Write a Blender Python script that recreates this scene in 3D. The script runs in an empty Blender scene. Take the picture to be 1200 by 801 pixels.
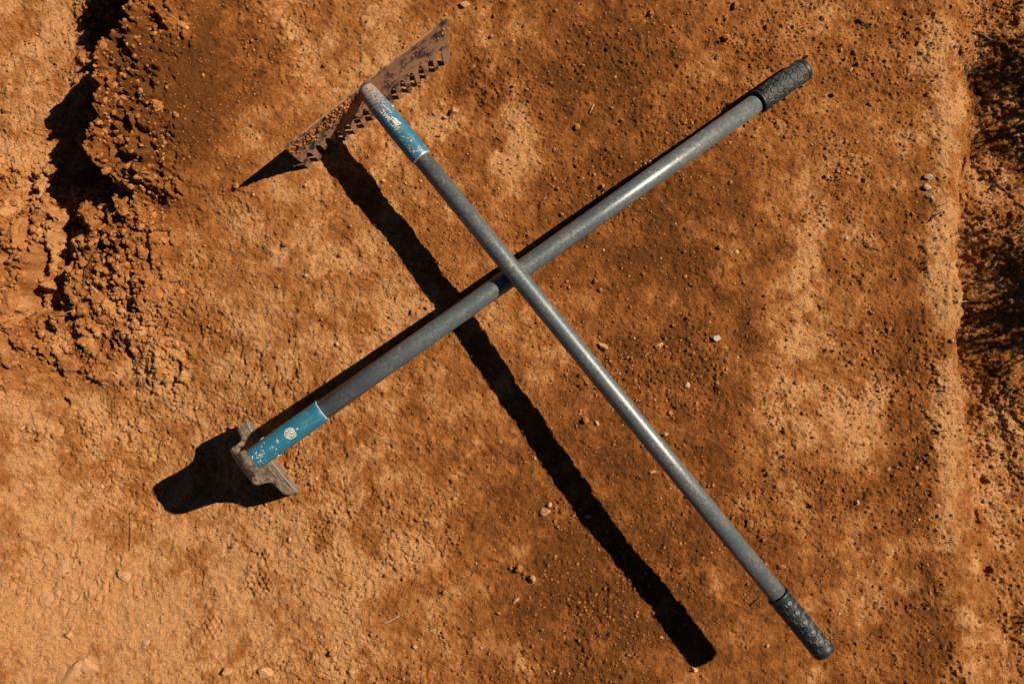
import bpy, math, random
import numpy as np
from mathutils import Vector, Matrix

random.seed(7)
RS = np.random.RandomState(11)
S = bpy.context.scene
C = S.collection

# ---------------------------------------------------------------- camera, sky, sun
U = 1.0 / 667.0            # one unit of the layout (about 1.5 mm on the ground) in metres
CAM_H = 975.0              # camera height in layout units (1.46 m: held at head height, looking straight down)

cam_d = bpy.data.cameras.new('camera')
cam_d.sensor_width = 36
cam_d.lens = 36 * CAM_H / 1200.0
cam_d.clip_start = 0.01
cam_d.clip_end = 500
cam = bpy.data.objects.new('camera', cam_d)
cam.location = (0, 0, CAM_H * U)
C.objects.link(cam)
S.camera = cam

EL = math.atan(1 / 1.17)
AZ = (0.917, 0.400)        # horizontal direction towards the sun
w = bpy.data.worlds.new('World')
S.world = w
w.use_nodes = True
nt = w.node_tree
bg = nt.nodes['Background']
sky = nt.nodes.new('ShaderNodeTexSky')
sky.sky_type = 'NISHITA'
sky.sun_disc = False
sky.sun_elevation = EL
sky.sun_rotation = math.atan2(AZ[0], AZ[1])
sky.air_density = 0.35
sky.dust_density = 0.0
sky.altitude = 3000
nt.links.new(sky.outputs['Color'], bg.inputs['Color'])
bg.inputs['Strength'].default_value = 0.05
sd = bpy.data.lights.new('sun', 'SUN')
sd.energy = 5.0
sd.angle = math.radians(0.5)
sd.color = (1.0, 0.90, 0.76)
sun = bpy.data.objects.new('sun', sd)
sun.rotation_euler = Vector((-AZ[0] * math.cos(EL), -AZ[1] * math.cos(EL), -math.sin(EL))).to_track_quat('-Z', 'Y').to_euler()
sun.location = (3, 1.3, 3)
C.objects.link(sun)
S.view_settings.view_transform = 'Standard'
S.view_settings.look = 'None'
S.view_settings.gamma = 1
S.view_settings.exposure = 0.62
S.cycles.diffuse_bounces = 2


# ---------------------------------------------------------------- helpers
def at(px, py, z=0.0):
    """a place in the layout: seen at (px, py) in the 1200x801 frame, z units above the datum -> metres"""
    k = 1 - z / CAM_H
    return Vector(((px - 600) * k * U, -(py - 400.5) * k * U, z * U))


def tag(o, label=None, cat=None, group=None, kind=None):
    if label: o['label'] = label
    if cat: o['category'] = cat
    if group: o['group'] = group
    if kind: o['kind'] = kind
    return o


def link_mesh(name, verts, faces, mat=None, parent=None, smooth=True):
    me = bpy.data.meshes.new(name)
    me.from_pydata([tuple(v) for v in verts], [], faces)
    me.validate()
    me.update()
    if smooth:
        me.polygons.foreach_set('use_smooth', [True] * len(me.polygons))
    if mat: me.materials.append(mat)
    o = bpy.data.objects.new(name, me)
    C.objects.link(o)
    if parent: o.parent = parent
    return o


def empty(name, loc):
    o = bpy.data.objects.new(name, None)
    o.location = loc
    o.empty_display_size = 0.05
    C.objects.link(o)
    return o


def frame_of(p0, p1):
    """matrix whose Z runs from p0 to p1, X horizontal, Y the side that looks up"""
    z = (p1 - p0).normalized()
    x = Vector((0, 0, 1)).cross(z).normalized()
    y = z.cross(x)
    m = Matrix((x, y, z)).transposed().to_4x4()
    m.translation = p0
    return m


def lathe(name, prof, m, mat, parent, seg=32, caps=(True, True), sharp=False):
    """prof: list of (distance along Z, radius), metres"""
    vs, fs = [], []
    for (a, r) in prof:
        for i in range(seg):
            t = 2 * math.pi * i / seg
            vs.append(m @ Vector((r * math.cos(t), r * math.sin(t), a)))
    for j in range(len(prof) - 1):
        for i in range(seg):
            a, b = j * seg + i, j * seg + (i + 1) % seg
            fs.append((a, b, b + seg, a + seg))
    if caps[0]: fs.append(tuple(reversed(range(seg))))
    if caps[1]: fs.append(tuple((len(prof) - 1) * seg + i for i in range(seg)))
    o = link_mesh(name, vs, fs, mat, parent)
    return o


# ---------------------------------------------------------------- procedural materials
class NB:
    def __init__(s, name):
        s.m = bpy.data.materials.new(name)
        s.m.use_nodes = True
        s.t = s.m.node_tree
        s.b = s.t.nodes['Principled BSDF']

    def n(s, kind, **kw):
        x = s.t.nodes.new(kind)
        for k, v in kw.items():
            if k in x.inputs.keys(): x.inputs[k].default_value = v
            else: setattr(x, k, v)
        return x

    def l(s, a, b): s.t.links.new(a, b)

    def noise(s, vec, scale, detail=3, rough=0.55):
        x = s.n('ShaderNodeTexNoise', Scale=scale, Detail=detail, Roughness=rough)
        if vec is not None: s.l(vec, x.inputs['Vector'])
        return x.outputs['Fac']

    def ramp(s, fac, stops, interp='LINEAR'):
        x = s.n('ShaderNodeValToRGB')
        x.color_ramp.interpolation = interp
        e = x.color_ramp.elements
        while len(e) < len(stops): e.new(0.5)
        for i, (p, c) in enumerate(stops):
            e[i].position = p
            e[i].color = (c, c, c, 1) if isinstance(c, (int, float)) else (*c, 1)
        s.l(fac, x.inputs['Fac'])
        return x.outputs['Color']

    def mix(s, fac, a, b, mode='MIX'):
        x = s.n('ShaderNodeMixRGB', blend_type=mode)
        for v, i in ((fac, 0), (a, 1), (b, 2)):
            if isinstance(v, (int, float)): x.inputs[i].default_value = v if i == 0 else (v, v, v, 1)
            elif isinstance(v, tuple): x.inputs[i].default_value = (*v, 1)
            else: s.l(v, x.inputs[i])
        return x.outputs['Color']

    def math(s, op, a, b=0.0):
        x = s.n('ShaderNodeMath', operation=op)
        for v, i in ((a, 0), (b, 1)):
            if isinstance(v, (int, float)): x.inputs[i].default_value = v
            else: s.l(v, x.inputs[i])
        return x.outputs[0]

    def coord(s, scale=None, which='Object'):
        x = s.n('ShaderNodeTexCoord').outputs[which]
        if scale:
            mp = s.n('ShaderNodeMapping')
            mp.inputs['Scale'].default_value = scale
            s.l(x, mp.inputs['Vector'])
            return mp.outputs['Vector']
        return x

    def bump(s, h, dist, strength=1.0, prev=None):
        x = s.n('ShaderNodeBump', Strength=strength, Distance=dist)
        s.l(h, x.inputs['Height'])
        if prev is not None: s.l(prev, x.inputs['Normal'])
        return x.outputs['Normal']

    def out(s, col=None, rough=None, metal=None, normal=None, spec=None):
        for v, k in ((col, 'Base Color'), (rough, 'Roughness'), (metal, 'Metallic'), (spec, 'Specular IOR Level')):
            if v is None: continue
            if isinstance(v, (int, float)): s.b.inputs[k].default_value = v
            elif isinstance(v, tuple): s.b.inputs[k].default_value = (*v, 1)
            else: s.l(v, s.b.inputs[k])
        if normal is not None: s.l(normal, s.b.inputs['Normal'])
        return s.m


PALE = (0.64, 0.315, 0.125)
MIDC = (0.36, 0.127, 0.031)
DARK = (0.150, 0.052, 0.013)


def soil_material():
    b = NB('red_earth')
    co = b.coord()
    att = b.n('ShaderNodeAttribute', attribute_name='tone').outputs['Fac']
    n1 = b.noise(co, 60, 4, 0.6)
    n2 = b.noise(co, 350, 3, 0.7)
    n3 = b.noise(co, 1100, 2, 0.6)
    t = b.math('ADD', att, b.math('MULTIPLY', b.math('SUBTRACT', n1, 0.5), 0.34))
    t = b.math('ADD', t, b.math('MULTIPLY', b.math('SUBTRACT', n2, 0.5), 0.85))
    col = b.ramp(t, [(0.0, DARK), (0.28, (0.250, 0.083, 0.021)), (0.55, MIDC), (0.80, (0.49, 0.205, 0.065)), (1.0, PALE)])
    grit = b.ramp(n3, [(0.30, 0.50), (0.44, 0.95), (0.58, 1.05), (0.74, 1.45)])
    col = b.mix(1.0, col, grit, 'MULTIPLY')
    # scattered pale and dark mineral grains
    vo = b.n('ShaderNodeTexVoronoi', Scale=330.0)
    b.l(co, vo.inputs['Vector'])
    sep = b.n('ShaderNodeSeparateColor')
    b.l(vo.outputs['Color'], sep.inputs[0])
    near = b.math('LESS_THAN', vo.outputs['Distance'], 0.33)
    pg = b.math('MULTIPLY', near, b.math('GREATER_THAN', sep.outputs[0], 0.987))
    dg = b.math('MULTIPLY', near, b.math('GREATER_THAN', sep.outputs[1], 0.982))
    col = b.mix(pg, col, (0.58, 0.36, 0.18))
    col = b.mix(dg, col, (0.07, 0.03, 0.014))
    h = b.math('ADD', b.math('MULTIPLY', b.noise(co, 420, 4, 0.75), 1.0), b.math('MULTIPLY', n3, 0.35))
    nm = b.bump(h, 0.0055, 1.0)
    return b.out(col, 1.0, 0, nm, 0.02)


def crumb_material(name, a, c, rough=0.92, scale=160):
    b = NB(name)
    co = b.coord()
    info = b.n('ShaderNodeObjectInfo').outputs['Random']
    f = b.noise(co, scale, 4, 0.65)
    f2 = b.noise(co, scale * 0.11, 2, 0.5)
    f = b.math('ADD', b.math('MULTIPLY', f, 0.8), b.math('MULTIPLY', f2, 0.55))
    f = b.math('ADD', f, b.math('MULTIPLY', b.math('SUBTRACT', info, 0.5), 0.15))
    col = b.ramp(f, [(0.42, a), (0.85, c)])
    nm = b.bump(b.noise(co, scale * 3.5, 4, 0.7), 0.0016, 0.7)
    return b.out(col, rough, 0, nm, 0.2)


DUST = (0.30, 0.175, 0.098)


def pole_material():
    b = NB('grey_pole_metal')
    co = b.coord(which='Generated')
    cb = b.coord()
    fine = b.noise(cb, 230, 4, 0.65)
    wide = b.noise(cb, 24, 3, 0.6)
    dust = b.math('MULTIPLY', b.ramp(fine, [(0.42, 0.0), (0.70, 1.0)]), b.ramp(wide, [(0.36, 0.10), (0.62, 0.75)]))
    sc = b.noise(b.coord((60, 700, 300)), 1.0, 3, 0.7)
    scr = b.ramp(sc, [(0.66, 0.0), (0.70, 0.35)])
    col = b.mix(dust, (0.088, 0.108, 0.114), (0.27, 0.215, 0.16))
    col = b.mix(scr, col, (0.36, 0.36, 0.34))
    ro = b.ramp(fine, [(0.3, 0.32), (0.8, 0.55)])
    sp = b.noise(cb, 120, 5, 0.75)
    spots = b.math('MULTIPLY', b.ramp(sp, [(0.60, 0.0), (0.64, 0.8)]), b.ramp(wide, [(0.40, 0.25), (0.6, 1.0)]))
    col = b.mix(spots, col, (0.36, 0.29, 0.22))
    nicks = b.ramp(b.noise(cb, 170, 4, 0.7), [(0.30, 0.7), (0.34, 0.0)])
    col = b.mix(nicks, col, (0.035, 0.045, 0.05))
    nm = b.bump(fine, 0.0005, 0.5)
    return b.out(col, ro, 0.35, nm, 0.5)


def blue_material(name, wear):
    b = NB(name)
    cb = b.coord()
    n1 = b.noise(cb, 330, 4, 0.7)
    n2 = b.noise(cb, 38, 3, 0.6)
    v = b.math('ADD', b.math('MULTIPLY', n1, 0.62), b.math('MULTIPLY', n2, 0.5))
    chips = b.ramp(v, [(wear, 0.0), (wear + 0.035, 1.0)], 'LINEAR')
    film = b.ramp(n2, [(0.35, 0.02), (0.75, 0.30)])
    col = b.mix(film, (0.003, 0.105, 0.165), (0.10, 0.15, 0.16))
    att = b.n('ShaderNodeAttribute', attribute_name='worn').outputs['Fac']
    heavy = b.math('GREATER_THAN', b.math('ADD', att, b.math('MULTIPLY', b.math('SUBTRACT', n1, 0.5), 2.4)), 0.5)
    col = b.mix(chips, col, (0.42, 0.38, 0.33))
    col = b.mix(heavy, col, b.mix(b.ramp(b.noise(cb, 700, 3, 0.7), [(0.35, 0.0), (0.65, 1.0)]), (0.20, 0.10, 0.055), (0.38, 0.26, 0.18)))
    dark = b.ramp(b.noise(cb, 520, 3, 0.6), [(0.66, 0.0), (0.70, 0.7)])
    col = b.mix(dark, col, (0.02, 0.05, 0.07))
    nm = b.bump(v, 0.0005, 0.5)
    return b.out(col, 0.45, 0.0, nm, 0.5)


def dirty_steel(name, dust_lo, dust_hi, dustcol=DUST, steel=(0.055, 0.060, 0.060), size=48):
    b = NB(name)
    cb = b.coord()
    n1 = b.noise(cb, size, 5, 0.68)
    n2 = b.noise(cb, 420, 4, 0.65)
    v = b.math('ADD', b.math('MULTIPLY', n1, 0.8), b.math('MULTIPLY', n2, 0.2))
    f = b.ramp(v, [(dust_lo, 0.0), (dust_hi, 1.0)])
    d2 = b.mix(n2, tuple(c * 0.65 for c in dustcol), tuple(min(1, c * 1.3) for c in dustcol))
    col = b.mix(f, steel, d2)
    ro = b.ramp(f, [(0.0, 0.45), (1.0, 0.95)])
    me = b.math('SUBTRACT', 0.6, b.math('MULTIPLY', f, 0.6))
    nm = b.bump(v, 0.0020, 0.6)
    nm = b.bump(n2, 0.0008, 0.6, nm)
    return b.out(col, ro, me, nm, 0.4)


def simple(name, col, rough, metal=0.0, scale=300, amp=0.35, dist=0.0004):
    b = NB(name)
    f = b.noise(b.coord(), scale, 4, 0.6)
    c = b.mix(f, tuple(x * (1 - amp) for x in col), tuple(min(1, x * (1 + amp)) for x in col))
    return b.out(c, rough, metal, b.bump(f, dist, 0.5), 0.4)


M = {
    'soil': soil_material(),
    'clod': crumb_material('earth_clod', (0.17, 0.058, 0.016), (0.42, 0.165, 0.048)),
    'stone': crumb_material('tan_stone', (0.34, 0.155, 0.062), (0.52, 0.28, 0.13), 0.85, 220),
    'cream': crumb_material('cream_stone', (0.40, 0.23, 0.12), (0.56, 0.36, 0.21), 0.85, 240),
    'white': crumb_material('pale_stone', (0.34, 0.28, 0.21), (0.56, 0.48, 0.38), 0.8, 260),
    'pole': pole_material(),
    'blue_rake': blue_material('worn_blue_paint', 0.66),
    'blue_hoe': blue_material('blue_paint', 0.70),
    'rake_steel': dirty_steel('dust_covered_steel', 0.40, 0.51, (0.30, 0.150, 0.072), (0.040, 0.048, 0.050)),
    'hoe_steel': dirty_steel('scuffed_steel', 0.38, 0.66, (0.28, 0.19, 0.12), (0.030, 0.036, 0.036), 100),
    'edge_steel': dirty_steel('ground_steel_edge', 0.35, 0.7, (0.26, 0.18, 0.12), (0.12, 0.11, 0.10), 90),
    'rubber': simple('black_rubber', (0.010, 0.014, 0.017), 0.5, 0, 500, 0.4),
    'groove_tan': dirty_steel('dust_filled_groove', 0.44, 0.60, (0.19, 0.125, 0.075), (0.012, 0.016, 0.019)),
    'rubber_dusty': dirty_steel('dusty_rubber', 0.30, 0.95, (0.10, 0.095, 0.085), (0.022, 0.030, 0.035), 20),
    'screw': simple('zinc_screw', (0.5, 0.47, 0.43), 0.4, 0.7),
    'label': simple('worn_label', (0.52, 0.47, 0.40), 0.8, 0, 900, 0.3),
    'twig': simple('dark_twig', (0.05, 0.028, 0.016), 0.9),
    'twig_pale': simple('dusty_twig', (0.28, 0.15, 0.07), 0.9),
    'straw': simple('pale_straw', (0.46, 0.33, 0.19), 0.8),
    'bark': simple('shrub_bark', (0.12, 0.08, 0.05), 0.9),
    'leaf': simple('shrub_leaf', (0.05, 0.09, 0.03), 0.6, 0, 60),
}

# ---------------------------------------------------------------- noise on arrays (layout units)
TB = RS.rand(24, 256, 256).astype(np.float32)


def vnoise(X, Y, sc, seed):
    t = TB[seed % 24]
    x = X / sc + seed * 17.31
    y = Y / sc + seed * 9.77
    xi = np.floor(x).astype(np.int64); yi = np.floor(y).astype(np.int64)
    fx = (x - xi).astype(np.float32); fy = (y - yi).astype(np.float32)
    fx = fx * fx * fx * (fx * (fx * 6 - 15) + 10); fy = fy * fy * fy * (fy * (fy * 6 - 15) + 10)
    x0 = xi & 255; x1 = (xi + 1) & 255; y0 = yi & 255; y1 = (yi + 1) & 255
    a = t[x0, y0] * (1 - fx) + t[x1, y0] * fx
    b = t[x0, y1] * (1 - fx) + t[x1, y1] * fx
    return a * (1 - fy) + b * fy - 0.5


def fbm(X, Y, sc, seed, octs=4, g=0.5):
    s = 0; a = 1.0
    for o in range(octs):
        s = s + a * vnoise(X * math.cos(o) - Y * math.sin(o), X * math.sin(o) + Y * math.cos(o), sc, seed + o)
        sc *= 0.5; a *= g
    return s


def lumps(X, Y, cell, seed, fill=0.8, rmin=0.35, rmax=0.75, flat=1.0):
    """rounded crumbs: highest of the half-ellipsoids of the neighbouring cells, 0..~0.7 (in cells)"""
    x = X / cell + seed * 3.7; y = Y / cell + seed * 5.1
    xi = np.floor(x).astype(np.int64); yi = np.floor(y).astype(np.int64)
    h = np.zeros(X.shape, np.float32)
    for dx in (-1, 0, 1):
        for dy in (-1, 0, 1):
            cx = (xi + dx) & 255; cy = (yi + dy) & 255
            a = TB[seed % 24][cx, cy]; b = TB[(seed + 5) % 24][cx, cy]; c = TB[(seed + 9) % 24][cx, cy]; d = TB[(seed + 13) % 24][cx, cy]
            ux = x - (xi + dx + 0.15 + 0.7 * a); uy = y - (yi + dy + 0.15 + 0.7 * b)
            r = rmin + (rmax - rmin) * c
            el = 1 + 0.7 * (d - 0.5)
            th = a * 6.28 + b * 3
            vx = (ux * np.cos(th) + uy * np.sin(th)) * el; vy = (-ux * np.sin(th) + uy * np.cos(th)) / el
            q = 1 - (np.abs(vx) ** 2.4 + np.abs(vy) ** 2.4) / r ** 2.4
            cut = r * (0.42 + 0.35 * b) + (ux * np.cos(d * 17) + uy * np.sin(d * 17)) * (0.35 + 0.6 * a)
            hh = np.where((q > 0) & (d < fill), np.maximum(np.minimum(r * np.sqrt(np.maximum(q, 0)) * flat, cut), 0), 0)
            h = np.maximum(h, hh.astype(np.float32))
    return h


def sstep(a, b, x):
    t = np.clip((x - a) / (b - a), 0, 1)
    return t * t * (3 - 2 * t)


def blob(X, Y, x, y, rx, ry, ang=0.0, p=2.0):
    c, s = math.cos(math.radians(ang)), math.sin(math.radians(ang))
    u = ((X - x) * c + (Y - y) * s) / rx; v = (-(X - x) * s + (Y - y) * c) / ry
    return np.exp(-(u * u + v * v) ** (p / 2))


LEDGE_Y = [-400, -60, 0, 30, 48, 58, 85, 118, 140, 155, 172, 190, 202, 212, 222, 260]
LEDGE_X = [150, 150, 147, 145, 136, 122, 116, 119, 117, 102, 98, 108, 120, 126, 120, 120]
LEDGE_X = [x + (600 - x) * 0.042 for x in LEDGE_X]        # the crest stands about 40 units up
LEDGE_Y = [y + (400 - y) * 0.042 for y in LEDGE_Y]
EDGE_Y = [-400, 0, 55, 72, 108, 150, 200, 235, 300, 345, 400, 470, 540, 650, 720, 801, 1200]
EDGE_X = [1112, 1117, 1126, 1119, 1126, 1133, 1131, 1125, 1121, 1125, 1122, 1131, 1134, 1141, 1148, 1160, 1190]


def rough_zone(X, Y):
    """how cloddy the dug-over earth at the upper left is, 0..1"""
    n = fbm(X, Y, 60, 3, 4) * 55
    a = sstep(235, 160, X + n) * sstep(540, 390, Y + n * 1.5 + X * 0.25)
    left_smooth = sstep(70, 100, X + n * 0.5) + sstep(150, 215, Y + n * 0.5)
    return a * np.clip(left_smooth, 0, 1)


PITS = [(62, 290, 16, 60, 12, 24), (32, 318, 8, 38, 8, 26), (38, 352, 15, 14, 0, 22), (98, 205, 22, 16, 0, 20), (85, 265, 16, 12, 20, 18),
        (152, 232, 14, 9, 0, 14), (60, 240, 12, 10, 0, 14), (10, 222, 10, 30, 10, 14), (22, 365, 14, 6, -30, 14),
        (53, 428, 5, 4, 0, 9), (56, 437, 6, 5, 0, 9), (102, 340, 10, 7, 0, 12), (6, 410, 4, 9, 0, 9), (64, 478, 6, 5, 0, 6),
        (118, 405, 4, 6, 0, 5), (48, 385, 7, 5, 0, 10), (80, 310, 7, 9, 0, 12), (188, 235, 8, 5, 0, 8), (116, 262, 7, 6, 0, 9),
        (1133, 192, 3, 8, 0, 8), (1166, 675, 6, 7, 0, 7), (1156, 612, 3.5, 8, 0, 7), (1174, 567, 4, 5, 0, 7)]

HOLLOW = (150, 600, 230, 190, -20)


def heights(X, Y):
    # gentle unevenness of trodden ground
    Z = fbm(X, Y, 260, 1, 2) * 12 + fbm(X, Y, 75, 4, 3) * 2.6
    Z = Z * (1 - 0.6 * blob(X, Y, 890, 110, 160, 110))
    Z -= 36 * blob(X, Y, *HOLLOW)
    core = sstep(2500, 1200, np.abs(X - 600)) * sstep(2500, 1200, np.abs(Y - 400))
    wx = fbm(X, Y, 26, 6, 3) * 16; wy = fbm(X, Y, 26, 9, 3) * 16
    # bank at the upper left with its steep broken edge; lower ground beyond it
    lx = np.interp(Y, LEDGE_Y, LEDGE_X) + fbm(X, Y, 22, 2, 3) * 12
    fade = sstep(262, 205, Y)
    right_side = sstep(-2.5, 2.5, X - lx)
    low = -40 - 5 * fbm(X, Y, 60, 8, 3)
    bank = 44 * np.exp(-np.maximum(X - lx, 0) / 95.0)
    Z += fade * (bank * right_side + low * (1 - right_side))
    Z += (1 - fade) * (-12 * blob(X, Y, 40, 300, 90, 120))
    # the strip at the right ends in a step down
    ex = np.interp(Y, EDGE_Y, EDGE_X) + fbm(X, Y, 40, 5, 5, 0.6) * 11
    over = sstep(-5, 16 + 26 * sstep(250, 120, Y) + 24 * sstep(480, 640, Y), X - ex)
    soften = sstep(820, 520, Y)
    Z += over * (-(12 + 20 * soften)) - (over * fbm(X, Y, 90, 12, 3) * 12)
    Z += 4.5 * np.exp(-((X - ex + 22) / 17.0) ** 2)
    # clods
    rz = rough_zone(X, Y)
    rr = over * 0.8
    Xw, Yw = X + wx, Y + wy
    bankr = fade * sstep(-3, 12, X - lx) * sstep(240, 165, X + fbm(X, Y, 40, 3, 3) * 50)
    big = lumps(Xw, Yw, 40, 3, 0.75); md = lumps(Xw * 1.0, Yw, 15, 4, 0.85); sm = lumps(X + wx * .6, Y + wy * .6, 8.0, 5, 0.85)
    pm = sstep(-0.15, 0.35, fbm(X, Y, 55, 14, 3))
    Z += rz * (big * 15 * (0.35 + pm) + md * 10 + sm * 6.5 + fbm(X, Y, 60, 20, 3) * 14)
    jag = np.abs(fbm(Xw, Yw, 17, 22, 3)) * 10 + fbm(X, Y, 7, 12, 3) * 5.0
    Z += (bankr * 0.9 + rz * 0.7 + rr * 0.5) * jag
    Z += bankr * (md * 3.5 + sm * 5.5)
    grain = RS.randn(*X.shape).astype(np.float32)
    Z += core * grain * (0.30 + 0.20 * np.clip(rz + bankr + rr, 0, 1))
    Z += rr * (big * 6 * pm + md * 6 * pm + sm * 4.5)
    er = np.exp(-((X - ex + 8) / 26.0) ** 2)
    Z += er * (md * 4 * pm + sm * 3.5 * pm)
    # crumbly patches of the trodden earth
    patch = sstep(0.02, 0.42, fbm(X, Y, 95, 15, 4) + 0.55 * (
        blob(X, Y, 1010, 318, 36, 22) + blob(X, Y, 1015, 590, 50, 34) + blob(X, Y, 1085, 560, 34, 170) + blob(X, Y, 1065, 720, 50, 90)
        + blob(X, Y, 570, 85, 40, 34) + blob(X, Y, 700, 60, 60, 50) + 0.8 * blob(X, Y, 640, 610, 50, 60) + 0.7 * blob(X, Y, 250, 400, 120, 60)
        + blob(X, Y, 290, 130, 60, 40) + 0.6 * blob(X, Y, 880, 330, 70, 60) + blob(X, Y, 130, 585, 40, 40) + 0.7 * blob(X, Y, 410, 60, 60, 60)))
    smooth = blob(X, Y, 60, 740, 190, 110) * 0.8 + blob(X, Y, 225, 115, 55, 60) * 0.7 + blob(X, Y, 30, 60, 60, 90) * 0.5
    cr = (0.20 + 0.56 * patch) * (1 - np.clip(smooth, 0, 0.85)) * core
    f1 = lumps(X + wx * .25, Y + wy * .25, 7.0, 7, 0.55, 0.25, 0.6); f2 = lumps(X + wx * .2, Y, 4.2, 8, 0.6)
    Z += cr * (f1 * 1.1 + f2 * 2.3) + core * 0.9 * f2 * 0.7 + cr * core * grain * 0.22
    Z += core * (fbm(X, Y, 16, 10, 3) * 2.2 + fbm(X, Y, 5, 16, 2) * 1.8 + cr * fbm(X, Y, 3.0, 19, 1) * 2.2)
    # scrape marks and tread dents in the dusty part, lower left
    tread = blob(X, Y, 110, 520, 120, 60) + blob(X, Y, 60, 690, 110, 60) + 0.8 * blob(X, Y, 330, 560, 130, 90)+ 0.9 * blob(X, Y, 300, 420, 90, 50)
    dn = fbm(X * 0.94 + Y * 0.2 + wx * 0.5, Y * 0.45 + wy * 0.4, 4.6, 17, 2)
    Z += core * np.clip(tread, 0, 1) * sstep(0.16, 0.38, dn) * -2.1
    # boot prints with a pattern of six-sided cells
    for (hx, hy, hr, hs) in ((297, 690, 22, 7.2), (241, 740, 19, 6.6), (300, 655, 12, 6.8)):
        m_ = sstep(1.0, 0.6, np.sqrt(((X - hx) / hr) ** 2 + ((Y - hy) / (hr * 0.8)) ** 2))
        if m_.max() == 0: continue
        q = (X - hx) / hs * 0.5774 * 2; 
        best = np.full(X.shape, 9.0, np.float32); sec = best.copy()
        for i in range(-4, 5):
            for j in range(-4, 5):
                d = np.hypot(X - (hx + hs * (i + 0.5 * (j & 1))), Y - (hy + hs * 0.866 * j))
                sec = np.where(d < best, best, np.minimum(sec, d)); best = np.minimum(best, d)
        Z += m_ * np.where(sec - best < 1.6, 0.6, -1.3)
    # cracks in the damp patch
    for (x, y, rx, ry, a, d) in PITS:
        Z -= d * blob(X + wx * .5, Y + wy * .5, x, y, rx, ry, a, 4.0)
    return Z, ex


TONES = [(60, 740, 190, 130, 0.27), (30, 50, 60, 120, 0.20), (240, 115, 84, 84, -0.78), (270, 50, 60, 50, -0.30), (170, 40, 60, 50, -0.22), (160, 130, 60, 80, -0.12),
         (155, 100, 60, 110, -0.26), (110, 300, 90, 100, -0.13), (570, 88, 42, 36, -0.30), (594, 165, 30, 90, 0.46), (575, 320, 30, 60, 0.14), (640, 410, 30, 60, 0.34),
         (710, 120, 95, 130, -0.26), (780, 280, 110, 110, -0.26), (860, 440, 60, 80, -0.12), (680, 640, 90, 120, -0.24), (790, 620, 80, 130, -0.14), (700, 760, 110, 60, -0.16),
         (660, 470, 60, 60, -0.08), (948, 190, 26, 110, 0.26), (915, 370, 36, 100, 0.42), (965, 290, 45, 90, 0.20), (985, 470, 60, 50, 0.28), (1020, 510, 40, 40, 0.30), (600, 120, 16, 50, 0.16), (880, 560, 60, 50, 0.12), (1000, 770, 50, 40, 0.12), (440, 690, 90, 50, 0.10),
         (1015, 590, 52, 34, -0.24), (1010, 318, 34, 22, -0.24), (1005, 660, 50, 40, 0.1), (1072, 560, 30, 180, -0.22), (1050, 740, 60, 60, -0.16),
         (1100, 150, 22, 190, 0.26), (1104, 330, 16, 80, 0.20), (1150, 650, 14, 60, 0.18), (1180, 500, 30, 30, 0.2), (1180, 210, 30, 30, 0.15),
         (400, 230, 120, 60, 0.06), (380, 660, 120, 60, 0.06), (860, 740, 60, 40, -0.05), (760, 30, 60, 40, 0.02), (880, 90, 50, 50, 0.0),
         (1000, 120, 60, 90, -0.02), (850, 480, 60, 60, -0.06), (500, 60, 60, 60, 0.02)]


def tone(X, Y, ex):
    base = 0.72 - 0.27 * sstep(400, 660, X) + 0.10 * sstep(880, 1010, X) + 0.07 * sstep(1080, 1110, X) - 0.05 * sstep(60, -30, Y)
    wx = fbm(X, Y, 42, 13, 5, 0.6) * 42; wy = fbm(X, Y, 42, 18, 5, 0.6) * 42
    t = base + fbm(X, Y, 110, 2, 5, 0.65) * 0.16 + fbm(X, Y, 26, 11, 6, 0.75) * 0.34
    for (x, y, rx, ry, v) in TONES:
        t = t + v * blob(X + wx, Y + wy, x, y, rx, ry)
    t += 0.24 * np.exp(-((X - ex + 21) / 17.0) ** 2) * (0.15 + 1.1 * sstep(-0.3, 0.3, fbm(X, Y, 60, 7, 4)))
    t -= 0.14 * np.exp(-((X - ex + 52) / 13.0) ** 2)
    # dust lies in spots
    t += 0.20 * sstep(0.12, 0.42, fbm(X, Y, 40, 21, 5, 0.65)) - 0.12 * sstep(0.12, 0.5, fbm(X, Y, 55, 3, 5, 0.65))
    t = 0.53 + (t - 0.53) * 1.18
    return np.clip(t, 0.0, 1.0)


# ---------------------------------------------------------------- ground sheet
STEP = 1.12


def axis(c, half):
    n = int(half / STEP)
    core = np.arange(-n, n + 1) * STEP
    out = []; d = STEP; v = core[-1]
    while v < 60000:
        d *= 1.35; v += d; out.append(v)
    out = np.array(out)
    return np.concatenate([-out[::-1], core, out]) + c


gx = axis(600, 668); gy = axis(400.5, 452)
GX, GY = np.meshgrid(gx, gy)
GZ, GEX = heights(GX, GY)
GZ = GZ.astype(np.float64)
GT = tone(GX, GY, GEX)


def ground_z(X, Y):
    """height of the sheet below a layout point (true position, not the seen one)"""
    i = np.clip(np.searchsorted(gx, X) - 1, 0, len(gx) - 2); j = np.clip(np.searchsorted(gy, Y) - 1, 0, len(gy) - 2)
    fx = np.clip((X - gx[i]) / (gx[i + 1] - gx[i]), 0, 1); fy = np.clip((Y - gy[j]) / (gy[j + 1] - gy[j]), 0, 1)
    return (GZ[j, i] * (1 - fx) + GZ[j, i + 1] * fx) * (1 - fy) + (GZ[j + 1, i] * (1 - fx) + GZ[j + 1, i + 1] * fx) * fy


def on_ground(px, py):
    """ground point seen at (px, py): true layout X, Y and height"""
    X, Y = px, py
    for _ in range(4):
        z = float(ground_z(X, Y)); k = 1 - z / CAM_H
        X = 600 + (px - 600) * k; Y = 400.5 + (py - 400.5) * k
    return X, Y, float(ground_z(X, Y))


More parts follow.
